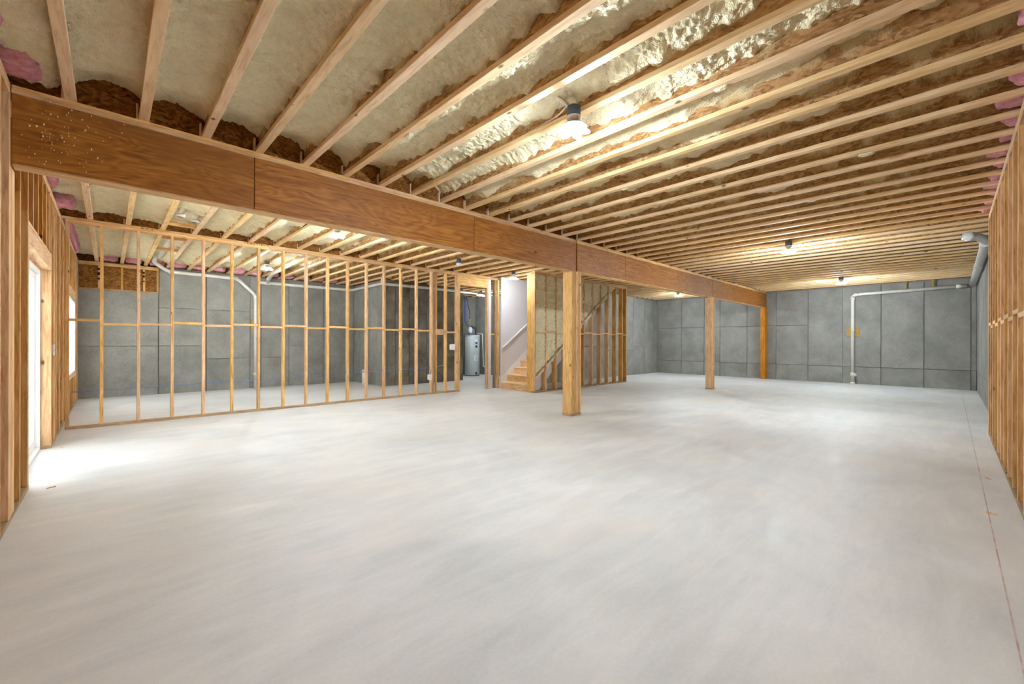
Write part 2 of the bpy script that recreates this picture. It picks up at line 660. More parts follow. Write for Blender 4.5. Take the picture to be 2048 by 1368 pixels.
wall_far = concrete_wall('wall_far', 'y', XF, -0.478, YBR, [7.486, 6.6, 6.011, 5.083, 4.17, 3.25, 2.349, 1.438, .523, -.373],
                         2.985, lambda i: [.52] + ([1.84] if i >= 5 else []), -1,
                         'far grey foundation wall behind the tall white drain pipe', e0=.2, e1=.25)
wall_back = concrete_wall('wall_back', 'x', YB, XL - .1, XJ0, [.841, 1.774, 2.73, 2.991, 3.694, 4.647], 2.985,
                          lambda i: {0: [1.145], 1: [1.148, 2.06], 2: [.814, 2.06], 3: [], 4: [.82], 5: [1.13], 6: [.80]}.get(i, []), -1,
                          'grey foundation wall behind the stud partition with the window room', e0=.2, e1=.3)
wall_jog_side = concrete_wall('wall_jog_side', 'y', XJ0, YJ, YB, [11.45, 11.95, 12.6], 2.96, lambda i: [1.13] if i == 2 else [], -1,
                              'short side of the foundation jog beside the two floor pipe stubs', .17, e1=.1)
wall_jog_front = concrete_wall('wall_jog_front', 'x', YJ, XJ0 + .03, XJ1, [5.95, 6.4, 7.0, 7.62, 8.1], 2.96, lambda i: [.8] if i in (2, 4) else [], -1,
                               'brownish rough shade-toned face of the foundation jog behind the partition outlets', .2, M['conc_dark'])
wall_util_left = concrete_wall('wall_utility_side', 'y', XJ1, YJ + .03, YB, [12.0], 2.96, lambda i: [], 1,
                               'side of the foundation jog facing the water heater', .17, M['conc_dark'], e1=.1)
wall_util_back = concrete_wall('wall_utility_back', 'x', YB, XJ1, XU, [9.2, 9.75], 2.985, lambda i: [], -1,
                               'grey foundation wall behind the water heater', e0=.2, e1=.25)
wall_util_right = concrete_wall('wall_utility_right', 'y', XU, YBR + .02, YB, [9.4, 10.3, 11.2, 12.1], 2.985, lambda i: [.52], -1,
                                'shaded foundation wall right of the water heater', e0=.1, e1=.2)
wall_back_right = concrete_wall('wall_back_right', 'x', YBR, 9.3, XF + .2, [10.2, 11.1, 12.0, 12.95, 13.78, 14.68, 15.55, 16.25], 2.985,
                                lambda i: {4: [.95, 1.75], 5: [.95, 1.75], 6: [1.1]}.get(i, [1.1]), -1,
                                'grey foundation wall behind the open studs under the stairs', e1=.05)
wall_right_far = concrete_wall('wall_right_far', 'x', -0.478, 8.81, XF + .2, [9.4 + .61 * k for k in range(12)], 2.985, lambda i: [.52], 1,
                               'grey foundation wall beyond the end of the right stud wall', e0=.15)

# ---- left exterior stud wall -------------------------------------------------
SW0 = XL - D140                 # outer face of studs
SL0, SL1, SLH = 5.42, 7.30, 2.09    # patio door opening
WI0, WI1, WIZ0, WIZ1 = 10.3, 12.33, .62, 2.07


def plate_l(par, nm, y0, y1, z0, mat='stud_y'):
    return box(nm, SW0, XL, y0, y1, z0, z0 + T38, M[mat], par)


sh = MB()
for (ya, yb, za, zb) in [(-.5, SL0 - .03, -.02, 3.4), (SL0 - .03, SL1 + .03, SLH + .01, 3.4), (SL1 + .03, WI0 - .03, -.02, 3.4),
                         (WI0 - .03, WI1 + .03, -.02, WIZ0 - .03), (WI0 - .03, WI1 + .03, WIZ1 + .03, 3.4), (WI1 + .03, YB + .2, -.02, 3.4)]:
    sh.box(SW0 - .014, SW0, ya, yb, za, zb)
wall_left = sh.build('wall_left', M['osb_y'])
tag(wall_left, 'open timber stud wall on the left holding the patio door and window', 'wall', kind='structure')
for (ya, yb) in [(-.36, SL0), (SL1, YB - .02)]:
    plate_l(wall_left, 'bottom_plate', ya, yb, 0, 'treated_y')
for k in range(2):
    for (ya, yb) in [(-.5, 3.9 + .7 * k), (3.9 + .7 * k, 8.3 - .8 * k), (8.3 - .8 * k, YB - .02)]:
        plate_l(wall_left, 'top_plate', ya + .001, yb - .001, ZJ - T38 * (2 - k))
ZT = ZJ - 2 * T38


def stud_l(y, z0=T38, z1=ZT, nm='stud', mat='stud_z', w=T38):
    return box(nm, SW0, XL, y - w / 2, y + w / 2, z0, z1, M[mat], wall_left)


for i, y in enumerate([-.34, .05, .46, .86, 1.27, 1.68, 2.08, 2.49, 2.9, 3.3, 3.71, 4.12]):
    stud_l(y, mat='orange_z' if i % 3 == 0 else 'stud_z')
stud_l(4.94, mat='orange_z')
stud_l(SL0 - .057, mat='orange_z'); stud_l(SL0 - .019, z1=SLH, nm='jack_stud')
stud_l(SL1 + .019, z1=SLH, nm='jack_stud'); stud_l(SL1 + .057, mat='stud_z')
for i, y in enumerate([7.60, 7.75, 7.98, 8.36, 8.56, 8.80, 9.18, 9.6, 9.98]):
    stud_l(y, mat='orange_z' if i % 3 == 0 else 'stud_z')
for y in (WI0 - .057, WI1 + .057): stud_l(y)
for y in (WI0 - .019, WI1 + .019): stud_l(y, z1=WIZ1, nm='jack_stud')
for y in (12.75, 13.0): stud_l(y)
# headers
for dx in (0, 1):
    box('header', SW0 + .07 * dx, SW0 + .07 * dx + .069, SL0 - .038, SL1 + .038, SLH, SLH + .15 + .0 * dx, M['stud_y'], wall_left)
box('header_plate', SW0, XL, SL0 - .038, SL1 + .038, SLH + .151, SLH + .151 + T38, M['stud_y'], wall_left)
box('header', SW0, XL, WI0 - .038, WI1 + .038, WIZ1, WIZ1 + .16, M['stud_y'], wall_left)
y = SL0 + .28
while y < SL1:
    stud_l(y, SLH + .19, ZT, 'cripple_stud', 'orange_z'); y += .36
for k in range(5):
    yy = WI0 + .2 + .41 * k
    stud_l(yy, WIZ1 + .16, ZT, 'cripple_stud', 'orange_z'); stud_l(yy, T38, WIZ0 - T38, 'cripple_stud', 'orange_z')
box('window_sill_plate', SW0, XL, WI0, WI1, WIZ0 - T38, WIZ0, M['stud_y'], wall_left)
# rim above the wall
box('rim_board', SW0 - .03, SW0 + .03, -.5, YB + .3, ZJ, ZJ + JD, M['osb_y'], wall_left, 0)

# ---- patio door
dr = empty('door_1', ((SW0 + XL) / 2, (SL0 + SL1) / 2, 0), 'white sliding glass patio door in the left stud wall', 'door', kind='structure')
DX0, DX1 = SW0 - .012, XL - .085
fw = .045
for (a, b2, c, d) in [(SL0 + .006, SL0 + fw, .03, SLH - .01), (SL1 - fw, SL1 - .006, .03, SLH - .01)]:
    box('door_jamb', DX0, DX1, a, b2, c, d, M['vinyl'], dr, .004)
box('door_head', DX0, DX1, SL0 + fw, SL1 - fw, SLH - .05, SLH - .01, M['vinyl'], dr, .004)
box('door_sill', DX0, DX1, SL0 + .006, SL1 - .006, 0, .03, M['vinyl'], dr, .004)
ym = (SL0 + SL1) / 2
for s, (pa, pb, xo) in enumerate([(SL0 + fw, ym + .04, .0), (ym - .04, SL1 - fw, -.03)]):
    xa, xb = DX1 - .02 + xo - .012, DX1 - .02 + xo + .012
    st = .065
    leaf = box('sash', xa, xb, pa, pb, .03, .03 + .10, M['vinyl'], dr, .004)
    box('sash_rail', xa, xb, pa, pb, SLH - .05 - .07, SLH - .05, M['vinyl'], leaf, .004)
    box('sash_stile', xa, xb, pa, pa + st, .13, SLH - .12, M['vinyl'], leaf, .004)
    box('sash_stile', xa, xb, pb - st, pb, .13, SLH - .12, M['vinyl'], leaf, .004)
    box('pane', (xa + xb) / 2 - .003, (xa + xb) / 2 + .003, pa + st, pb - st, .13, SLH - .12, M['glass'], leaf, 0)
box('door_handle', DX1 - .008, DX1 + .012, SL0 + fw + .02, SL0 + fw + .045, .95, 1.15, M['vinyl'], dr, .004)

# ---- window
wn = empty('window_1', ((SW0 + XL) / 2, (WI0 + WI1) / 2, WIZ0), 'white vinyl window in the left wall beyond the partition', 'window', kind='structure')
for (a, b2, c, d) in [(WI0 + .004, WI0 + .05, WIZ0 + .004, WIZ1 - .004), (WI1 - .05, WI1 - .004, WIZ0 + .004, WIZ1 - .004),
                      (WI0 + .05, WI1 - .05, WIZ0 + .004, WIZ0 + .05), (WI0 + .05, WI1 - .05, WIZ1 - .05, WIZ1 - .004),
                      ((WI0 + WI1) / 2 - .035, (WI0 + WI1) / 2 + .035, WIZ0 + .05, WIZ1 - .05)]:
    box('window_frame', DX0, XL - .012, a, b2, c, d, M['vinyl'], wn, .004)
for (ya, yb) in [(WI0 + .05, (WI0 + WI1) / 2 - .035), ((WI0 + WI1) / 2 + .035, WI1 - .05)]:
    zm = (WIZ0 + WIZ1) / 2
    box('meeting_rail', DX0 + .01, DX1 - .03, ya, yb, zm - .022, zm + .022, M['vinyl'], wn, .004)
    for (za, zb) in [(WIZ0 + .05, zm - .022), (zm + .022, WIZ1 - .05)]:
        box('pane', DX0 + .03, DX0 + .036, ya, yb, za, zb, M['glass'], wn, 0)

# ---- right exterior stud wall ---------------------------------------------
RX1 = 8.79
sh = MB(); sh.box(-.66, RX1, YR - D140 - .014, YR - D140, -.02, 3.4)
wall_right = sh.build('wall_right', M['osb'])
tag(wall_right, 'open timber stud wall with mid-height blocking along the right side', 'wall', kind='structure')
box('bottom_plate', XL, RX1, YR - D140, YR, 0, T38, M['treated_x'], wall_right)
for k, cuts in enumerate([[XL, 3.2, RX1], [XL, 5.9, RX1]]):
    for a, b2 in zip(cuts[:-1], cuts[1:]):
        box('top_plate', a + .001, b2 - .001, YR - D140, YR, ZJ - T38 * (2 - k), ZJ - T38 * (1 - k), M['stud_x'], wall_right)
xs = [RX1 - .02, RX1 - .07]
x = 8.36
while x > XL: xs.append(x); x -= .4064
for i, x in enumerate(xs):
    box('stud', x - .019, x + .019, YR - D140, YR, T38, ZT, M['orange_z' if i % 3 == 1 else 'stud_z'], wall_right)
xs = sorted(xs)
for i in range(len(xs) - 1):
    if xs[i + 1] - xs[i] < .2: continue
    zz = 1.455 + (.04 if i % 2 else 0)
    box('blocking', xs[i] + .0195, xs[i + 1] - .0195, YR - D140, YR, zz, zz + T38, M['stud_x'], wall_right)
# rim behind
box('rim_board', XL - .2, XF + .3, YR - D140 - .25, YR - D140 + .03, ZJ, ZJ + JD, M['osb'], wall_right, 0)

# ---- stud partition ---------------------------------------------------------
YP1 = YP + D90
PX1 = 6.442
wp = empty('wall_partition', (3, YP, 0), 'open stud partition wall with a doorway to the utility area', 'wall', kind='structure')
box('bottom_plate', XL + .04, PX1, YP, YP1, 0, T38, M['treated_x'], wp)
for k, cuts in enumerate([[XL + .04, 2.1, 5.2, 7.72], [XL, 3.3, 7.72]]):
    for a, b2 in zip(cuts[:-1], cuts[1:]):
        box('top_plate', a + .001, b2 - .001, YP, YP1, ZJ - T38 * (2 - k), ZJ - T38 * (1 - k), M['stud_x'], wp)
px = [XL + .06, -.085]
x = -.085
for k in range(14):
    x += .4064; px.append(x)
px = px[:-1] if px[-1] > 5.62 else px
px += [5.66, 6.02]
pstuds = []
for i, x in enumerate(px):
    pstuds.append(box('stud', x - .019, x + .019, YP, YP1, T38, ZT, M['orange_z' if i in (12, 16) else 'stud_z'], wp))
box('stud', 5.60, 5.638, YP + .001, YP1, T38, ZT, M['treated_z'], wp)
box('stud', 5.745, 5.762, YP + .02, YP1, T38, ZT, M['stud_z'], wp)
# door framing
box('king_stud', 6.33, 6.368, YP, YP1, T38, ZT, M['orange_z'], wp)
box('jack_stud', 6.404, 6.442, YP, YP1, T38, 2.71, M['stud_z'], wp)
box('king_stud', 6.368, 6.4035, YP, YP1, T38, ZT, M['stud_z'], wp)
box('header', 6.404, 7.40, YP, YP + T38, 2.712, ZT, M['stud_x'], wp)
box('header', 6.404, 7.40, YP1 - T38, YP1, 2.712, ZT, M['stud_x'], wp)
box('jack_stud', 7.34, 7.378, YP, YP1, 0, 2.711, M['orange_z'], wp)
box('white_upright', 7.379, 7.47, YP - .012, YP1 + .012, 0, ZT, M['drywall'], wp)  # white upright beside the right jack stud of the doorway
box('stud', 7.60, 7.638, YP - .02, YP1 - .02, 0, ZT, M['treated_z'], wp)
box('stud', 7.645, 7.695, YP - .10, YP - .025, 0, ZT, M['orange_z'], wp)
px2 = sorted(px + [6.35])
for i in range(len(px2) - 1):
    if px2[i + 1] - px2[i] < .25 or px2[i] > 5.5: continue
    zz = {0: 1.545, 1: 1.49}.get(i, 1.505 + .03 * (i % 2))
    box('blocking', px2[i] + .0195, px2[i + 1] - .0195, YP, YP1, zz, zz + T38, M['stud_x'], wp)
box('blocking', 5.68, 6.0, YP - .038, YP - .0005, 1.43, 1.57, M['stud_x'], wp)
box('blocking', 6.04, 6.329, YP, YP1, 1.48, 1.518, M['stud_x'], wp)
box('blocking', 7.472, 7.598, YP, YP1 - .02, 1.45, 1.488, M['stud_x'], wp)

# ---- stair wall --------------------------------------------------------------
SX0, SX1 = 7.60, 11.86
YS1 = YS + D140
ws = empty('wall_stair', (9.7, YS, 0), 'stud wall beside the stairs filled with pale spray foam above a diagonal', 'wall', kind='structure')
box('bottom_plate', SX0, SX1, YS, YS1, 0, T38, M['treated_x'], ws)
for k in range(2):
    box('top_plate', SX0, SX1, YS, YS1, ZJ - T38 * (2 - k), ZJ - T38 * (1 - k), M['stud_x'], ws)
box('corner_post', SX0, SX0 + T38, YS + D140 + .001, YS + .27, 0, ZT, M['orange_z'], ws)
sxs = [SX0 + .019, 8.03, 8.42, 8.82, 9.22, 9.63, 10.03, 10.44, 10.84, 11.25, 11.62, SX1 - .019]
for i, x in enumerate(sxs):
    box('stud', x - .019, x + .019, YS, YS1, T38, ZT, M['orange_z' if i % 3 else 'stud_z'], ws)
DS = .736                                   # slope of the stairs
def zdiag(x): return .20 + DS * (x - 7.57)
for i in range(len(sxs) - 1):
    a, b2 = sxs[i] + .0195, sxs[i + 1] - .0195
    zz = 1.47 + (.03 if i % 2 else 0)
    box('blocking', a, b2, YS, YS1, zz, zz + T38, M['stud_x'], ws)
    # diagonal brace pieces between the studs
    za, zb = zdiag(a) + .16, zdiag(b2) + .16
    if zb < ZT - .05:
        t = .045
        v = [(a, YS - .006, za - t / 2), (b2, YS - .006, zb - t / 2), (b2, YS - .006, zb + t / 2), (a, YS - .006, za + t / 2)]
        v += [(p[0], YS + .10, p[2]) for p in v]
        mb = MB(); mb.add(v, [(0, 1, 2, 3), (7, 6, 5, 4), (0, 4, 5, 1), (1, 5, 6, 2), (2, 6, 7, 3), (3, 7, 4, 0)])
        mb.build('diagonal_brace', M['treated_x'], ws)
    # foam
    zl_a = max(T38, zdiag(a) - .04)
    if zdiag(b2) < ZT:
        nx, nz = 36, int((ZT - min(zl_a, 2.6)) / .011) + 8
        xx = np.linspace(a, b2, nx)
        lo = np.maximum(T38 + .004, zdiag(xx) - .02 + .16 * (fbm(xx * 9, xx * 0, i, 3) - .5))
        lo = np.minimum(lo, ZT - .05)
        tt = np.linspace(0, 1, nz)
        Zg = lo[:, None] + (ZT - lo)[:, None] * tt[None, :]
        Xg = np.repeat(xx[:, None], nz, 1)
        d = .062 + .03 * (fbm(Xg * 6, Zg * 6, 11 + i, 2) - .5) + .05 * (vnoise(Xg * 36, Zg * 30, 31 + i) - .5) + .02 * (vnoise(Xg * 80, Zg * 74, 71 + i) - .5)
        d = d * np.clip(tt[None, :] * 14, .15, 1)
        Yg = YS + .085 - d
        Yg[:, 0] = YS + .12
        P = np.stack([Xg, Yg, Zg], -1)
        c0 = np.array([(a + b2) / 2, YS + .1, 1.5])
        grid_mesh('foam_fill', P - c0, M['foam'], ws, tuple(c0))
# backing sheet behind the foam, cut along the stair line
v = [(SX0 + .04, YS + .135, T38), (SX0 + .04, YS + .135, ZT), (11.35, YS + .135, ZT), (SX0 + .30, YS + .135, T38)]
v += [(p[0], YS + .139, p[2]) for p in v]
mb = MB(); mb.add([(p[0], p[1] + .006, p[2]) for p in v], [(0, 1, 2, 3), (7, 6, 5, 4), (0, 4, 5, 1), (1, 5, 6, 2), (2, 6, 7, 3), (3, 7, 4, 0)])
mb.build('drywall_sheet', M['drywall'], ws)

# white drywall on the far side of the stairs
v = [(7.70, YBR - .06, 0), (7.70, YBR - .06, ZJ - .002), (12.1, YBR - .06, ZJ - .002), (12.1, YBR - .06, 2.75), (8.25, YBR - .06, 0)]
v += [(p[0], YBR - .045, p[2]) for p in v]
mb = MB(); mb.add(v, [(4, 3, 2, 1, 0), (5, 6, 7, 8, 9), (0, 1, 6, 5), (1, 2, 7, 6), (2, 3, 8, 7), (3, 4, 9, 8), (4, 0, 5, 9)])
wsd = mb.build('wall_stair_far', M['drywall'])
tag(wsd, 'smooth white drywall along the far side of the staircase', 'wall', kind='structure')
# white utility wall between the stairs and the utility area
box('backing_board', 7.71, 9.35, YBR - .03, YBR - .01, 0.005, ZJ - .005, M['drywall'], wsd, 0)

# ---- ceiling: subfloor, I-joists, foam ---------------------------------------
cl = MB(); cl.box(-.66, 16.85, -.55, 13.3, ZJ + JD, ZJ + JD + .02)
ceiling = cl.build('ceiling', M['osb_y'])
tag(ceiling, 'unfinished ceiling of timber I-joists with spray foam between them', 'ceiling', kind='structure')
NJ = 41
JX = [-.21 + .4064 * k for k in range(NJ + 1)]
JX = [x for x in JX if x < XF - .05]
FW, FH, WT = .0635, .038, .010
near0, near1 = YR - D140 + .035, YBM0 + .068


def joist(x, y0, y1):
    L = y1 - y0
    yc = (y0 + y1) / 2
    me = box_mesh(WT, L, JD - 2 * FH, M['web'], 0)
    j = link('joist', me, None, ceiling, (x, yc, ZJ + JD / 2))
    box('bottom_flange', x - FW / 2, x + FW / 2, y0, y1, ZJ, ZJ + FH, M['flange_y'], j, .002)
    box('top_flange', x - FW / 2, x + FW / 2, y0, y1, ZJ + JD - FH, ZJ + JD, M['flange_y'], j, 0)
    return j


def far_end(x):
    if XJ0 - .02 < x < XJ1 + .22: return YJ + .1
    if x < XU: return YB + .05
    return YBR + .1


for i, x in enumerate(JX):
    joist(x, near0, near1)
    joist(x + random.uniform(-.006, .006), near1 + .004, far_end(x))

# OSB blocking between joists over the beam and over the partition
bays = [(XL - .1, JX[0])] + [(a, b2) for a, b2 in zip(JX[:-1], JX[1:])]
for i, (a, b2) in enumerate(bays):
    a2, b3 = a + .006, b2 - .006
    box('blocking_panel', a2, b3, YBM0 + .045, YBM0 + .06, ZJ, ZJ + JD, M['osb'], ceiling, 0)
    if b2 < 7.7:
        box('blocking_panel', a2, b3, YP + .035, YP + .05, ZJ, ZJ + JD, M['osb'], ceiling, 0)
for i in range(22):
    x = JX[i]
    sb = box('squash_block', x - FW / 2 - .016, x - FW / 2 - .002, YBM0 + .002, YBM0 + .04, ZJ + .001, ZJ + .10 + .03 * random.random(), M['tread'], ceiling)
    if x < 6.3:
        box('squash_block', x - FW / 2 - .016, x - FW / 2 - .002, YP + .002, YP + .03, ZJ + .001, ZJ + .08 + .03 * random.random(), M['stud_z'], ceiling)


def foam_bay(x0, x1, y0, y1, hw, hc, fine, seed, name='spray_foam'):
    """underside of the foam in one joist bay, coating both webs"""
    nx = {2: 42, 1: 22, 0: 11}[fine]
    dy = {2: .0095, 1: .02, 0: .045}[fine]
    ny = int((y1 - y0) / dy)
    t = np.linspace(0, 1, nx)
    t = .5 - .5 * np.cos(math.pi * t)
    y = np.linspace(y0, y1, ny)
    T, Y = np.meshgrid(t, y, indexing='ij')
    X = x0 + (x1 - x0) * T
    Xw, Yw = X + seed * 3.3, Y + seed * 1.7
    HWr = hw(x1, Y) + .13 * (fbm(Yw * 2.2, Yw * 0 + seed, seed, 2) - .5) + .10 * (fbm(Yw * 9, Yw * 0 + 7.7, seed + 3, 3) - .5)
    HWl = hw(x0, Y) + .12 * (fbm(Yw * 3, Yw * 0 + 3.1, seed + 9, 3) - .5)
    HC = hc(X, Y) + .07 * (fbm(Xw * 2.5, Yw * 2.5, seed + 1, 2) - .5)
    HWr = np.clip(HWr, .043, .30); HWl = np.clip(HWl, .043, .30)
    sr = np.clip((T - .50) / .50, 0, 1) ** 2.4
    sl = np.clip((.50 - T) / .50, 0, 1) ** 2.4
    H = HC + (HWr - HC) * sr + (HWl - HC) * sl
    amp = 1 - .5 * np.maximum(sr, sl)
    H = H + amp * (.050 * (np.abs(fbm(Xw * 15, Yw * 12, seed + 21, 3) - .5) * 2 - .3))
    if fine:
        H = H + amp * .022 * (np.abs(fbm(Xw * 46, Yw * 40, seed + 41, 2) - .5) * 2 - .3)
    if fine == 2:
        H = H + amp * .013 * (vnoise(Xw * 75, Yw * 68, seed + 51) - .5)
    H = np.clip(H, .040, JD - .005)
    c = np.array([(x0 + x1) / 2, (y0 + y1) / 2, ZJ + .2])
    P = np.stack([X, Y, ZJ + H], -1) - c
    return grid_mesh(name, P, M['foam'], ceiling, tuple(c))


def hw_near(x, Y):
    return .092 + .012 * max(0, x - 1.5) + np.clip(1.1 - Y, 0, 2) * .10 * min(1, max(0, (x - 1.8) / 1.5)) + np.clip((Y - 4.15) * .25, 0, .05)


def hc_near(X, Y):
    return .125 + .02 * np.clip(X - 2, 0, 3) + np.clip((Y - 4.0) * .25, 0, .10)


def hw_far(x, Y):
    return .09 + .022 * max(0, x - 1.0) + Y * 0


def hc_far(X, Y):
    return .13 + .012 * np.clip(X - 1.5, 0, 4) + Y * 0


for i, (a, b2) in enumerate(bays):
    fine = 2 if b2 < 3.2 else (1 if b2 < 6.5 else 0)
    x0, x1 = a + .005, b2 - .005
    if i == 0: x0 = SW0 + .03
    hcn = hc_near if i else (lambda X, Y: .06 + X * 0)
    foam_bay(x0, x1, near0 + .02, YBM0 + .044, hw_near, hcn, fine, i)
    fe = far_end((a + b2) / 2) - .1
    if b2 < 7.7:
        foam_bay(x0, x1, YBM0 + .062, YP + .034, hw_far, hc_far, 1 if b2 < 5 else 0, i + 60)
        foam_bay(x0, x1, YP + .052, fe - .05, hw_far, hc_far, 1 if b2 < 4 else 0, i + 120)
    else:
        foam_bay(x0, x1, YBM0 + .062, fe, hw_far, hc_far, 0, i + 60)

# ================================================================== BEAM AND POSTS
def beam(x0, x1, seams, label):
    r = empty('support_beam', ((x0 + x1) / 2, (YBM0 + YBM1) / 2, ZB0), label, 'beam', 'beam spans on the wooden posts')
    ed = [x0] + seams + [x1]
    for a, b2 in zip(ed[:-1], ed[1:]):
        box('beam_panel', a + .0025, b2 - .0025, YBM0 + random.uniform(0, .002), YBM0 + .046, ZB0, ZB1, M['lvl'], r, .002)
    box('beam_core', x0 + .002, x1 - .002, YBM0 + .047, YBM1, ZB0 + .0, ZB1, M['lvl'], r, .002)
    box('lit_underside_strip', x0 + .002, x1 - .002, YBM0 + .002, YBM1 - .001, ZB0 - .012, ZB0 - .0005, M['stud_x'], r, .002)  # lit underside of the beam, its brightness put into a paler wood colour
    h = (ZJ - ZB1) / 2
    for k in range(2):
        cut = x0 + (x1 - x0) * (.37 if k else .62)
        for a, b2 in ((x0, cut), (cut, x1)):
            box('sill_plate', a + .001, b2 - .001, YBM0 - .004 + .012 * k, YBM1, ZB1 + h * k + .0005, ZB1 + h * (k + 1) - .0005, M['stud_x'], r, .002)
    return r


b1 = beam(XL + .004, 5.792, [.965, 3.56], 'brown laminated beam span nearest the camera with white foam splatter')
b2_ = beam(5.822, 11.78, [7.37, 9.7], 'brown laminated beam span between the two middle posts')
b3_ = beam(11.79, XF - .004, [14.1], 'brown laminated beam span reaching the far foundation wall')
# foam splatter on the first span
rs = random.Random(5)
mb = MB()
for k in range(95):
    x = XL + .04 + abs(rs.gauss(0, .22)) + rs.random() * .12
    z = ZB0 + .03 + rs.random() * .46
    if x > .6: continue
    r = rs.uniform(.0015, .0055) * (1.5 if rs.random() < .2 else 1)
    prof = [(r * .1, 0), (r, .0005), (r * .75, r * .7), (r * .1, r)]
    vv, ff = [], []
    for i in range(7):
        a = 2 * math.pi * i / 7
        for q, hh in prof:
            vv.append((x + q * math.cos(a) * .8, YBM0 - .0005 - hh, z + q * math.sin(a) * rs.uniform(.8, 1.7)))
    for i in range(7):
        j = (i + 1) % 7
        for q in range(3): ff.append((i * 4 + q, j * 4 + q, j * 4 + q + 1, i * 4 + q + 1))
    mb.add(vv, ff, True)
sp = mb.build('foam_splatter', M['foam'], b1); sp['kind'] = 'stuff'; sp['label'] = 'white flecks of dried foam'


def ink(parent, x0, y, z0, n, w, h, seed, plane='y'):
    """an unreadable grade stamp: a short row of ink strokes"""
    r = random.Random(seed)
    mb = MB()
    x = x0
    for k in range(n):
        ww = w * r.uniform(.5, 1)
        if r.random() < .5:
            mb.box(x, x + ww * .3, y - .0008, y, z0, z0 + h)
        zz = z0 + h * r.uniform(0, .7)
        mb.box(x, x + ww, y - .0008, y, zz, zz + h * .25)
        if r.random() < .5:
            mb.box(x + ww * .7, x + ww, y - .0008, y, z0, z0 + h * r.uniform(.5, 1))
        x += w * 1.25
    return mb.build('ink_stamp', M['ink'], parent)


ink(wp, 1.72, YP - .0005, ZJ - .034, 9, .035, .028, 3)
ink(wp, .35, YP - .0005, ZJ - .030, 4, .045, .024, 4)


def post(name, x0, x1, y0, y1, n, label, mat, base=True, z1=None):
    r = empty(name, ((x0 + x1) / 2, (y0 + y1) / 2, 0), label, 'post', 'wooden posts under the beam')
    z1 = z1 or ZB0 - .0125
    zb = 0
    if base:
        box('base_plate', x0 - .003, x1 + .003, y0 - .003, y1 + .003, 0, T38, M['treated_x'], r)
        zb = T38 + .0005
    w = (x1 - x0) / n
    for k in range(n):
        dy = random.uniform(0, .006) if 0 < k < n - 1 else 0
        g = .0025 if k in (2, 3) else .0008
        box('ply', x0 + k * w + g, x0 + (k + 1) * w - g, y0 + dy, y1 - .001, zb, z1, mat, r, .003)
    return r


post('support_post', 5.672, 5.935, 4.455, 4.655, 7, 'thick built-up timber post nearest the camera, standing mid-floor', M['stud_z'])
post('support_post', 11.66, 11.90, 4.45, 4.60, 5, 'weathered built-up timber post second along the beam', M['stud_z'], True)
post('support_post', 16.36, XF - .04, 4.44, 4.585, 1, 'orange laminated post against the far foundation wall', M['lvl_post'], False)
lp = empty('support_post', (XL - .07, 4.57, 0), 'wide multi-stud post in the left wall carrying the beam end', 'post', 'wooden posts under the beam')
for k in range(4):
    z1 = ZB0 - .013 if k < 5 else ZT
    box('ply', SW0 + .001, XL, 4.46 + k * .0495, 4.46 + (k + 1) * .0495 - .001, T38 + .001, ZT if k == 9 else ZB0 - .013 if True else ZT, M['stud_z'], lp)
box('ply', SW0 + .001, XL + .002, 4.415, 4.459, T38 + .001, ZT - .001, M['stud_z'], lp)

# ================================================================== STAIRS
stc = empty('staircase', (8.6, 7.95, 0), 'light wooden staircase rising to the right behind the foam-filled wall', 'stairs')
RIS, RUN = .188, .254
SY0, SY1 = YS + .29, YBR - .075
for k in range(10):
    x = 7.66 + RUN * k
    box('riser', x, x + .018, SY0, SY1, RIS * k + .0005, RIS * (k + 1) - .026, M['stud_y'], stc)  # shade on the risers is put into a darker wood than the treads
    box('tread', x - .028, x + RUN + .016, SY0, SY1, RIS * (k + 1) - .025, RIS * (k + 1), M['tread'], stc, .006)
mb = MB()
xa, xb = 7.69, 7.66 + RUN * 10
za = lambda x: (x - 7.66) / RUN * RIS
v = [(xa, SY1 + .002, 0), (xa, SY1 + .002, .30), (xb, SY1 + .002, za(xb) + .28), (xb, SY1 + .002, za(xb) - .15), (xa + .25, SY1 + .002, 0)]
v += [(p[0], SY1 + .0135, p[2]) for p in v]
mb.add(v, [(4, 3, 2, 1, 0), (5, 6, 7, 8, 9), (0, 1, 6, 5), (1, 2, 7, 6), (2, 3, 8, 7), (3, 4, 9, 8), (4, 0, 5, 9)])
mb.build('skirt_board', M['white'], stc)
for yy in (SY0 + .02, SY0 + .5, SY1 - .06):
    mb = MB()
    v = [(7.72, yy, 0), (7.95, yy, 0), (xb, yy, za(xb) - .25), (xb, yy, za(xb) - .03), (7.72, yy, .02)]
    v += [(p[0], yy + .038, p[2]) for p in v]
    mb.add(v, [(4, 3, 2, 1, 0), (5, 6, 7, 8, 9), (0, 1, 6, 5), (1, 2, 7, 6), (2, 3, 8, 7), (3, 4, 9, 8), (4, 0, 5, 9)])
    mb.build('stringer', M['stud_x'], stc)
hr = empty('handrail', (9, YBR - .1, 1.9), 'white sloping handrail on the drywall beside the stairs', 'handrail')
mb = MB()
pr = lambda x: 1.075 + .70 * (x - 7.66)
mb.tube([(7.70, YBR - .11, pr(7.70)), (9.0, YBR - .11, pr(9.0)), (11.0, YBR - .11, pr(11.0))], .024, 10)
mb.build('rail', M['white'], hr)
for x in (7.95, 9.3, 10.6):
    mb = MB(); mb.tube([(x, YBR - .11, pr(x) - .02), (x, YBR - .105, pr(x) - .06), (x, YBR - .062, pr(x) - .075)], .007, 8, .02)
    mb.lathe([(.001, 0), (.028, 0), (.028, .006), (.001, .006)], (x, YBR - .068, pr(x) - .075), 12, 'y')
    mb.build('bracket', M['white'], hr)

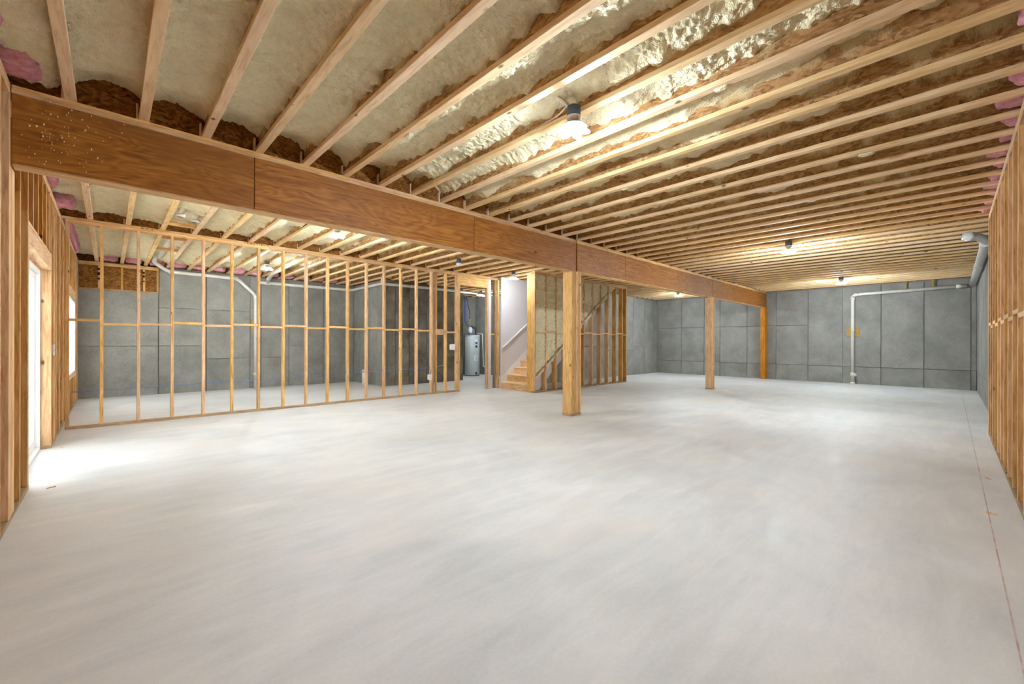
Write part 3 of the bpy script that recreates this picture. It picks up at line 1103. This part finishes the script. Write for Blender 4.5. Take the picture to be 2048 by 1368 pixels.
# ================================================================== LAMPS
def make_lamp(loc, label, power=1.0):
    x, y, z = loc                       # z: underside of the junction box
    r = empty('ceiling_light', loc, label, 'lamp', 'bare LED ceiling lights')
    mb = MB(); mb.lathe([(.002, 0), (.05, 0), (.052, .004), (.052, .075), (.002, .075)], loc, 20)
    mb.build('junction_box', M['jbox'], r)
    mb = MB(); mb.lathe([(.002, -.034), (.030, -.034), (.050, -.020), (.056, -.004), (.056, -.0005), (.002, -.0005)], loc, 24)
    mb.build('lampholder', M['white'], r)
    mb = MB(); mb.lathe([(.002, -.085), (.020, -.085), (.026, -.075), (.026, -.0345), (.002, -.0345)], loc, 16)
    mb.build('lamp_base', M['white'], r)
    mb = MB(); mb.lathe([(.027, -.074), (.092, -.078), (.096, -.074), (.092, -.070), (.027, -.060)], loc, 24)
    mb.build('light_shield', M['metal'], r)  # added disc, hidden by the petals, blocks steep light onto the joists
    for k in range(6):
        a = math.radians(60 * k + 20)
        d = Vector((math.cos(a), math.sin(a), -.18)).normalized()
        s = Vector((-math.sin(a), math.cos(a), 0)); u = d.cross(s)
        c = Vector((x, y, z - .088)) + d * .083
        vv, ff = [], []
        n1, n2 = 8, 12
        for i in range(n1 + 1):
            ph = math.pi * i / n1
            for j in range(n2):
                th = 2 * math.pi * j / n2
                vv.append(c + d * (.046 * -math.cos(ph)) + s * (.037 * math.sin(ph) * math.cos(th)) + u * (.014 * math.sin(ph) * math.sin(th)))
        for i in range(n1):
            for j in range(n2):
                l = (j + 1) % n2
                ff.append((i * n2 + j, i * n2 + l, (i + 1) * n2 + l, (i + 1) * n2 + j))
        mb = MB(); mb.add(vv, ff, True); mb.build('light_petal', M['led'], r)
    mb = MB(); mb.lathe([(.002, -.120), (.018, -.117), (.029, -.104), (.031, -.086), (.002, -.086)], loc, 20)
    mb.build('light_centre', M['led'], r)
    # light leaves the lower faces of the diffusers; petals and added shield disc shade the joists right above
    ld = bpy.data.lights.new('lamp_glow', 'POINT'); ld.energy = LAMP_W * power; ld.shadow_soft_size = .05
    ld.color = LAMP_COL
    lo = bpy.data.objects.new('lamp_glow', ld); COL.objects.link(lo); lo.parent = r; lo.location = (0, 0, -.130)
    return r


LZ = 2.97
for (x, y, lab, pw) in [(2.545, 1.985, 'bright petal lamp hanging from the joists nearest the camera', .8),
                    (2.50, 6.48, 'petal lamp just beyond the beam, above the near side of the partition', 0.9),
                    (8.66, 1.985, 'petal lamp in the middle of the right-hand ceiling bay', 1),
                    (14.34, 2.06, 'petal lamp near the far wall, above the white drain pipe', 0.9),
                    (14.24, 6.54, 'small distant petal lamp seen under the beam past the posts', 0.8),
                    (7.40, 7.68, 'petal lamp in front of the white stairway wall', 0.26),
                    (2.52, 10.5, 'petal lamp behind the partition studs near the drain pipes', 0.7),
                    (9.23, 11.2, 'petal lamp above the water heater, seen through the doorway', 0.5)]:
    make_lamp((x, y, LZ), lab, pw)

sd = empty('ceiling_fixture', (5.35, 7.22, 2.90), 'unlit white round fixture under the joists by the doorway', 'fixture')
mb = MB(); mb.lathe([(.002, .0), (.035, .004), (.052, .02), (.056, .05), (.002, .05)], (5.35, 7.22, 2.88), 20); mb.build('dome', M['white'], sd)
mb = MB(); mb.lathe([(.002, 0), (.05, 0), (.05, .09), (.002, .09)], (5.35, 7.22, 2.9305), 18); mb.build('junction_box', M['jbox'], sd)

# ================================================================== PIPES
def pipe(name, pts, r, label, rings=(), mat='pvc', bend=.09, group=None, cat='pipe'):
    p0 = min(pts, key=lambda p: p[2])
    root = empty(name, p0, label, cat, group)
    mb = MB(); mb.tube(pts, r, 16, bend); mb.build('pipe_run', M[mat], root)
    for (p, q) in rings:
        mb = MB(); mb.tube([p, q], r * 1.17, 16); mb.build('coupling', M[mat], root)
    return root


yb = YB - .075
p = pipe('drain_pipe', [(.72, 12.2, 3.12), (.74, 12.7, 3.08), (1.0, yb, 2.93), (2.42, yb, 2.905), (2.84, yb, 2.50), (2.84, yb, 0)], .042,
         'white drain pipe bending down the back wall behind the partition',
         [((1.02, yb, 2.93), (1.12, yb, 2.928)), ((2.36, yb, 2.906), (2.44, yb, 2.903)), ((2.84, yb, 2.38), (2.84, yb, 2.50)), ((2.84, yb, .30), (2.84, yb, .42))], bend=.10)
mb = MB(); mb.tube([(2.84, yb - .03, .36), (2.84, yb - .10, .36)], .032, 12); mb.build('cleanout', M['pvc'], p)
yj = YJ - .075
pb_ = pipe('drain_pipe', [(2.93, yb, 2.86), (5.50, yb, 2.875), (5.50, yj, 2.885), (10.2, yj, 2.91)], .040,
     'long white pipe along the back wall turning the foundation corner',
     [((3.05, yb, 2.861), (3.2, yb, 2.862)), ((4.0, yb, 2.866), (4.06, yb, 2.866)), ((6.4, yj, 2.89), (6.46, yj, 2.89)), ((8.9, yj, 2.90), (8.98, yj, 2.90))], bend=.10)
mb = MB(); mb.tube([(3.12, yb - .02, 2.88), (3.06, 12.3, 3.02), (3.04, 9.6, 3.10)], .046, 16, .12); mb.build('branch', M['pvc'], pb_)
mb = MB(); mb.tube([(3.10, 12.82, 2.93), (3.085, 12.6, 2.965)], .054, 16); mb.build('coupling', M['pvc'], pb_)
mb = MB(); mb.tube([(5.50, yj, 2.90), (5.50, yj, 3.12)], .036, 16); mb.build('branch', M['pvc'], pb_)
pipe('ceiling_pipe', [(.80, 9.0, 3.12), (.80, 12.1, 3.13)], .048, 'white pipe lying between ceiling joists beyond the partition top', [((.80, 9.9, 3.122), (.80, 10.02, 3.122))])
for (x, y, lab) in [(.73, 7.55, 'white capped pipe end poking below the foam, left one of a pair'), (.92, 7.75, 'white capped pipe end poking below the foam, right one of a pair')]:
    pipe('pipe_stub', [(x, y, 3.22), (x, y, 3.02)], .042, lab, [((x, y, 3.02), (x, y, 3.06))], group='pipe ends below the foam')
for y in (8.2, 9.35, 10.6):
    box('blocking', JX[2] + .006, JX[3] - .006, y, y + T38, ZJ + .002, ZJ + .06, M['stud_x'], ceiling)

xf = XF - .075
p = pipe('drain_pipe', [(xf, 2.09, 0), (xf, 2.09, 2.735), (xf, -.30, 2.79)], .048, 'tall white drain pipe on the far wall turning along its top',
         [((xf, 2.09, 2.58), (xf, 2.09, 2.69)), ((xf, 2.09, .22), (xf, 2.09, .34)), ((xf, 2.09, 0), (xf, 2.09, .05)), ((xf, 1.95, 2.738), (xf, 2.05, 2.736)), ((xf, -.1, 2.785), (xf, -.2, 2.787))], bend=.12)
mb = MB(); mb.tube([(xf - .02, 2.06, .26), (xf - .10, 2.0, .29)], .036, 12); mb.build('cleanout', M['pvc'], p)
mb = MB(); mb.tube([(xf, 2.04, 1.60), (xf, 2.14, 1.60)], .006, 8); mb.box(xf - .052, xf + .05, 2.035, 2.145, 1.595, 1.615); mb.build('pipe_strap', M['metal'], p)
for yh in (.9, -.15 + .5):
    mb = MB(); mb.box(xf - .01, xf + .01, yh - .015, yh + .015, 2.81, 3.02); mb.build('pipe_hanger', M['ochre'], p)
yr = -.478 + .085
pipe('drain_pipe', [(xf - .05, yr, 2.80), (10.15, yr, 2.90), (9.86, -.30, 2.93), (9.78, -.14, 2.955)], .062, 'thick pale pipe running along the top of the right wall',
     [((13.0, yr, 2.853), (12.8, yr, 2.857)), ((10.5, yr, 2.895), (10.2, yr, 2.899)), ((9.83, -.24, 2.938), (9.80, -.18, 2.948))], 'pvc_grey', .12)

for i, (x, y) in enumerate([(5.33, 11.76), (5.51, 12.15)]):
    pipe('floor_pipe', [(x, y, 0), (x, y, .42)], .055, 'white pipe stub standing on the floor, ' + ['nearer one by the foundation corner', 'farther one beside the jog wall'][i],
         [((x, y, 0), (x, y, .05)), ((x, y, .36), (x, y, .421))], group='floor pipe stubs')

# mounting boards
def board(x0, x1, y0, y1, z0, z1, lab):
    r = box('mounting_board', x0, x1, y0, y1, z0, z1, M['ochre'], None, .002)
    tag(r, lab, 'board'); return r


tag(box('mounting_board', XF - .024, XF - .003, 1.93, 2.24, 1.45, 1.73, M['ochre'], None, .002), 'ochre plywood board behind the tall far-wall drain pipe', 'board')
board(2.74, 2.96, YB - .03, YB - .003, 1.56, 1.86, 'ochre plywood board behind the partition drain pipe')
board(9.72, 9.92, YB - .03, YB - .003, 1.86, 2.06, 'ochre plywood board above the water heater')

# wooden infill above the step in the back wall
inf = empty('framed_infill', (.17, YB, 2.40), 'short timber-framed panel of dark boards above the back foundation wall', 'wall panel')
yi = YB - .035
box('back_sheet', XL + .01, .84, YB - .014, YB - .0045, 2.40, 2.95, M['osb'], inf, 0)
box('bottom_rail', XL + .01, .84, yi, YB - .015, 2.385, 2.425, M['treated_x'], inf)
box('top_rail', XL + .01, .84, yi - .03, YB - .015, 2.93, 3.0, M['stud_x'], inf)
for x in (-.17, .20, .58, .82):
    box('upright', x - .019, x + .019, yi, YB - .015, 2.426, 2.929, M['orange_z'], inf)
r_ = random.Random(9)
for x in (-.17, .58):
    for k in range(3):
        mb = MB()
        z = 2.62 + .12 * k + r_.uniform(-.03, .03)
        mb.box(x - .025, x + .012, yi - .002, yi - .0005, z, z + r_.uniform(.02, .07))
        mb.build('ink_stamp', M['ink'], inf)

# ================================================================== WATER HEATER
HX, HY = 9.86, 12.46
wh = empty('water_heater', (HX, HY, 0), 'grey cylindrical water heater standing in the utility area', 'water heater')
mb = MB(); mb.lathe([(.01, .02), (.255, .02), (.275, .03), (.28, .05), (.28, 1.46), (.272, 1.475), (.01, 1.475)], (HX, HY, 0), 40); mb.build('tank', M['heater'], wh)
mb = MB(); mb.lathe([(.01, 1.4755), (.283, 1.4755), (.283, 1.50), (.26, 1.52), (.01, 1.53)], (HX, HY, 0), 40); mb.build('top_cap', M['heater'], wh)
mb = MB(); mb.lathe([(.01, 0), (.27, 0), (.27, .0195), (.01, .0195)], (HX, HY, 0), 40); mb.build('base_ring', M['dark'], wh)
vd = Vector((-HX, -HY, 0)).normalized()       # outward direction facing the room


def on_tank(name, ang, z0, z1, w, mat):
    a0 = math.atan2(vd.y, vd.x) + math.radians(ang)
    n = 6
    vv, ff = [], []
    for i in range(n + 1):
        a = a0 + (i / n - .5) * w / .28
        for z in (z0, z1):
            vv.append((HX + .2815 * math.cos(a), HY + .2815 * math.sin(a), z))
    for i in range(n): ff.append((2 * i, 2 * i + 2, 2 * i + 3, 2 * i + 1))
    mb = MB(); mb.add(vv, ff); mb.build(name, mat, wh)


on_tank('sticker', 34, 1.26, 1.36, .10, M['white']); on_tank('sticker', 34, 1.18, 1.255, .10, M['blue'])
on_tank('sticker', 34, 1.05, 1.13, .09, M['dark'])
on_tank('sticker', 30, .56, .76, .17, M['white']); on_tank('sticker', 34, .59, .72, .05, M['heater'])
on_tank('access_panel', 30, .30, .42, .12, M['heater']); on_tank('drain_valve', 32, .05, .14, .07, M['dark'])
for i, (dx, dy, m) in enumerate([(-.13, .05, 'blue'), (.02, .06, 'blue'), (.10, -.06, 'dark')]):
    mb = MB()
    x, y = HX + dx, HY + dy
    if i < 2:
        mb.tube([(x, y, 1.52), (x, y, 1.78), (HX - .10 + .05 * i, YB - .25, 2.0), (HX - .10 + .05 * i, YB - .25, 3.0)], .016 if i == 0 else .013, 8, .15)
    else:
        mb.tube([(x, y, 1.52), (x, y, 1.74), (x - .16, y, 1.80), (x - .2, y + .1, 1.95), (x - .10, y + .2, 2.3), (x - .12, YB - .25, 3.0)], .012, 8, .12)
    mb.build('supply_line', M[m], wh)
mb = MB(); mb.tube([(HX - .20, HY - .12, 1.53), (HX - .21, HY - .12, 1.75), (HX - .05, HY - .13, 1.86), (HX + .08, HY - .10, 1.74), (HX + .06, HY - .1, 1.53)], .02, 8, .1); mb.build('flex_hose', M['dark'], wh)
mb = MB(); mb.lathe([(.004, 0), (.05, .02), (.07, .08), (.07, .16), (.05, .22), (.004, .24)], (HX - .25, HY - .20, 1.57), 16); mb.build('expansion_tank', M['white'], wh)
mb = MB(); mb.box(HX - .02, HX + .16, HY - .14, HY - .02, 1.5305, 1.56); mb.build('cover_plate', M['dark'], wh)
mb = MB(); mb.tube([(HX - .22, HY - .14, 1.85), (HX - .22, HY - .14, 2.1)], .018, 8); mb.build('gas_valve', M['yellow'], wh)
mb = MB(); mb.tube([(HX + .14, HY - .10, 1.57), (HX + .36, HY - .16, 1.57), (HX + .40, HY - .18, .32), (HX + .50, HY - .35, .30), (HX + .55, HY - .45, .30)], .018, 10, .05); mb.build('overflow_pipe', M['pvc'], wh)

# ================================================================== ELECTRICAL BITS
def ebox(x, y, z, w, h, lab, cat, plane='y', sgn=-1, grp='white electrical boxes on studs'):
    r = empty('outlet_box' if cat == 'outlet' else 'switch_box', (x, y, z - h / 2), lab, cat, grp)
    if plane == 'y':
        box('box_body', x - w / 2, x + w / 2, y + .004, y + .06, z - h / 2, z + h / 2, M['white'], r, .004)
        box('face_plate', x - w / 2 - .008, x + w / 2 + .008, y - .004, y + .0035, z - h / 2 - .008, z + h / 2 + .008, M['white'], r, .002)
        for dz in ((.022, -.022) if cat == 'outlet' else (0,)):
            box('socket' if cat == 'outlet' else 'toggle', x - .012, x + .012, y - .0075, y - .0045, z + dz - .013, z + dz + .013, M['pvc_grey'], r, .002)
    else:
        box('box_body', x - .06, x - .004, y - w / 2, y + w / 2, z - h / 2, z + h / 2, M['white'], r, .004)
        box('face_plate', x - .0035, x + .004, y - w / 2 - .008, y + w / 2 + .008, z - h / 2 - .008, z + h / 2 + .008, M['white'], r, .002)
        box('toggle', x + .0045, x + .008, y - .012, y + .012, z - .015, z + .015, M['pvc_grey'], r, .002)
    return r


ebox(5.55, YP, .412, .075, .12, 'white outlet low on a partition stud', 'outlet')
ebox(6.215, YP, 1.13, .12, .13, 'white switch box on the partition beside the doorway', 'switch')
ebox(XL + .004, 7.55, 1.15, .08, .12, 'small white switch box on the left wall past the patio door', 'switch', 'x')

mb = MB()
rr = random.Random(2)
pts = []
for k in range(60):
    x = XL + .1 + k * (5.55 - XL) / 59
    zc = .545 + .02 * max(0, x)
    d = abs(((x + .085) / .4064) % 1 - .5) * 2
    pts.append((x, YP + .045, zc - .022 * (1 - d * d) + rr.uniform(-.002, .002)))
mb.tube(pts, .0055, 6)
tag(mb.build('cable', M['bluecab']), 'thin blue cable strung low through the partition studs', 'cable')
mb = MB(); mb.tube([(5.77, YP + .04, .66), (5.9, YP + .045, .675), (6.0, YP + .045, .68)], .005, 6)
tag(mb.build('cable', M['wirewhite']), 'short white cable between partition studs by the doorway', 'cable')
mb = MB(); mb.tube([(5.57, YP + .03, .475), (5.57, YP - .008, .52), (5.575, YP - .004, .60)], .005, 6, .02)
tag(mb.build('cable', M['dark']), 'short black wire above the low partition outlet', 'cable')
# cable clipped along the joist that carries the first lamp
xj = JX[7] - .012
mb = MB()
mb.tube([(xj, 4.44, ZJ + .055), (xj, 4.1, ZJ + .058), (xj, 3.7, ZJ + .046), (xj, 3.3, ZJ + .052), (xj, 2.9, ZJ + .044), (xj, 2.5, ZJ + .05), (xj - .01, 2.2, ZJ + .06), (2.54, 2.06, ZJ + .05)], .0065, 8, .15)
tag(mb.build('cable', M['wirewhite']), 'white cable running along a joist to the nearest lamp', 'cable')
xj = JX[6] - .02
mb = MB()
mb.tube([(JX[6] - .012, 7.9, ZJ + .055), (JX[6] - .012, 7.2, ZJ + .05), (JX[6] - .02, 6.9, ZJ + .07), (2.46, 6.55, ZJ + .06)], .007, 8, .1)
tag(mb.build('cable', M['dark']), 'dark cable along a joist to the lamp beyond the beam', 'cable')
# foam lump with wires above the first lamp
mb = MB()
for k, (dx, dy) in enumerate([(-.012, .01), (.0, .02), (.012, .012)]):
    mb.tube([(2.535 + dx, 2.0 + dy, 3.04), (2.52 + dx * 2, 2.03 + dy, 3.09), (2.50 + dx * 3, 2.08, 3.14)], .008, 6, .02)
tag(mb.build('cable', M['wirewhite']), 'bunch of foam-coated wires above the nearest lamp', 'cable')

# ================================================================== PINK INSULATION
def blob(name, cx, cy, cz, dx, dy, dz, seed, label, group):
    n, m = 14, 20
    vv, ff = [], []
    for i in range(n + 1):
        ph = math.pi * i / n
        for j in range(m):
            th = 2 * math.pi * j / m
            d = np.array([math.sin(ph) * math.cos(th), math.sin(ph) * math.sin(th), math.cos(ph)])
            e = np.sign(d) * np.abs(d) ** .55
            k = .80 + .50 * float(fbm(d[0] * 2.2 + 5 + seed, d[1] * 2.2 + d[2] * 1.9 + 9, seed, 4)) - .12
            vv.append((cx + e[0] * dx / 2 * k, cy + e[1] * dy / 2 * k, cz + e[2] * dz / 2 * k))
    for i in range(n):
        for j in range(m):
            l = (j + 1) % m
            ff.append((i * m + j, (i + 1) * m + j, (i + 1) * m + l, i * m + l))
    mb = MB(); mb.add(vv, ff, True)
    o = mb.build(name, M['pink'])
    return tag(o, label, 'insulation', group)


ORD = 'first second third fourth fifth sixth seventh eighth ninth tenth eleventh twelfth thirteenth fourteenth fifteenth sixteenth'.split()
k = 0
for (a, b2) in bays:
    if a < 3.0 or a > 8.4: continue
    blob('insulation_batt', (a + b2) / 2, YR - .02 + .03 * math.sin(k * 2.1), ZJ + .13, .31, .20 + .08 * random.random(), .24, 200 + k,
         ORD[k] + ' pink fibreglass tuft from the camera along the right wall top', 'pink tufts along the right wall top')
    k += 1
for i, (a, b2) in enumerate(bays[1:15]):
    blob('insulation_batt', (a + b2) / 2, YB - .10, ZJ + .12, .31, .22, .22, 300 + k,
         ORD[i] + ' dull pink fibreglass wad from the left along the back wall top', 'pink tufts along the back wall top')
    k += 1
blob('insulation_batt', XL - .03, 3.25, ZJ + .14, .22, 1.55, .30, 400, 'large pink fibreglass strip hanging at the near left wall top', None)
blob('insulation_batt', XL + .03, 4.24, ZJ + .07, .26, .34, .11, 403, 'torn pink fibreglass flap resting over the near beam end', None)
blob('insulation_batt', XL + .0, 6.2, ZJ + .14, .20, 2.6, .28, 401, 'long pink fibreglass strip above the patio door header', None)
blob('insulation_batt', XL + .05, 8.1, ZJ + .10, .24, .5, .2, 404, 'pink fibreglass wad in the corner above the partition end', None)
blob('insulation_batt', XL + .0, 10.8, ZJ + .14, .16, 3.8, .28, 402, 'long pink fibreglass strip above the window beyond the partition', None)
for i, (y0, y1) in enumerate([(-.3, 1.4), (1.4, 2.9), (2.9, 4.4), (4.7, 6.5), (6.5, 8.4)]):
    blob('insulation_batt', XF - .04, (y0 + y1) / 2, ZJ + .12, .2, (y1 - y0) * .9, .22, 500 + i,
         'dull pink fibreglass strip along the far wall top, ' + ['by the thick corner pipe', 'above the tall drain pipe', 'just right of the beam end', 'just left of the beam end', 'in the far back corner'][i], None)

# rim closing boards
box('rim_board', XF + .02, XF + .30, -.5, YBR + .5, ZJ, ZJ + JD, M['osb_y'], wall_far, 0)
box('rim_board', XL - .3, XU + .4, YB + .06, YB + .35, ZJ, ZJ + JD, M['osb'], wall_back, 0)
box('rim_board', XU + .02, XF + .3, YBR + .11, YBR + .4, ZJ, ZJ + JD, M['osb'], wall_back_right, 0)

# ---- small scraps on the floor
for i, (x, y, a, lab) in enumerate([(5.9, -.24, .6, 'sliver of wood on the floor beside the right wall'), (4.7, -.21, 1.2, 'sliver of wood on the slab near the right wall plate'),
                                    (-.36, 5.34, .3, 'sliver of wood on the floor at the near patio door jamb'), (-.40, 7.25, 2.0, 'sliver of wood on the floor at the far patio door jamb')]):
    c, s = math.cos(a), math.sin(a)
    mb = MB()
    L, w = .028, .006
    v = []
    for (u, q, z) in [(-L, -w, 0), (L, -w * .4, 0), (L, w * .5, 0), (-L, w, 0), (-L, -w, .005), (L, -w * .4, .009), (L, w * .5, .009), (-L, w, .006)]:
        v.append((x + u * c - q * s, y + u * s + q * c, z))
    mb.add(v, [(0, 3, 2, 1), (4, 5, 6, 7), (0, 1, 5, 4), (1, 2, 6, 5), (2, 3, 7, 6), (3, 0, 4, 7)])
    tag(mb.build('wood_sliver', M['stud_x']), lab, 'wood scrap')

# drips of foam caught on the joists
for i, (x, y, dx, dy, dz) in enumerate([(4.90, .55, .05, .12, .05), (6.1, 1.2, .04, .09, .03), (3.02, 1.1, .05, .10, .04), (1.80, 3.2, .05, .10, .04), (4.24, 2.6, .04, .08, .03)]):
    k_ = min(range(len(JX)), key=lambda q: abs(JX[q] - x))
    o = blob('foam_drip', JX[k_] + .02, y, ZJ + .003, dx, dy, dz, 600 + i, None, None)
    o.parent = ceiling; o.location = W[o] - W[ceiling]
    del o['category']
    o.data.materials.clear(); o.data.materials.append(M['foam'])
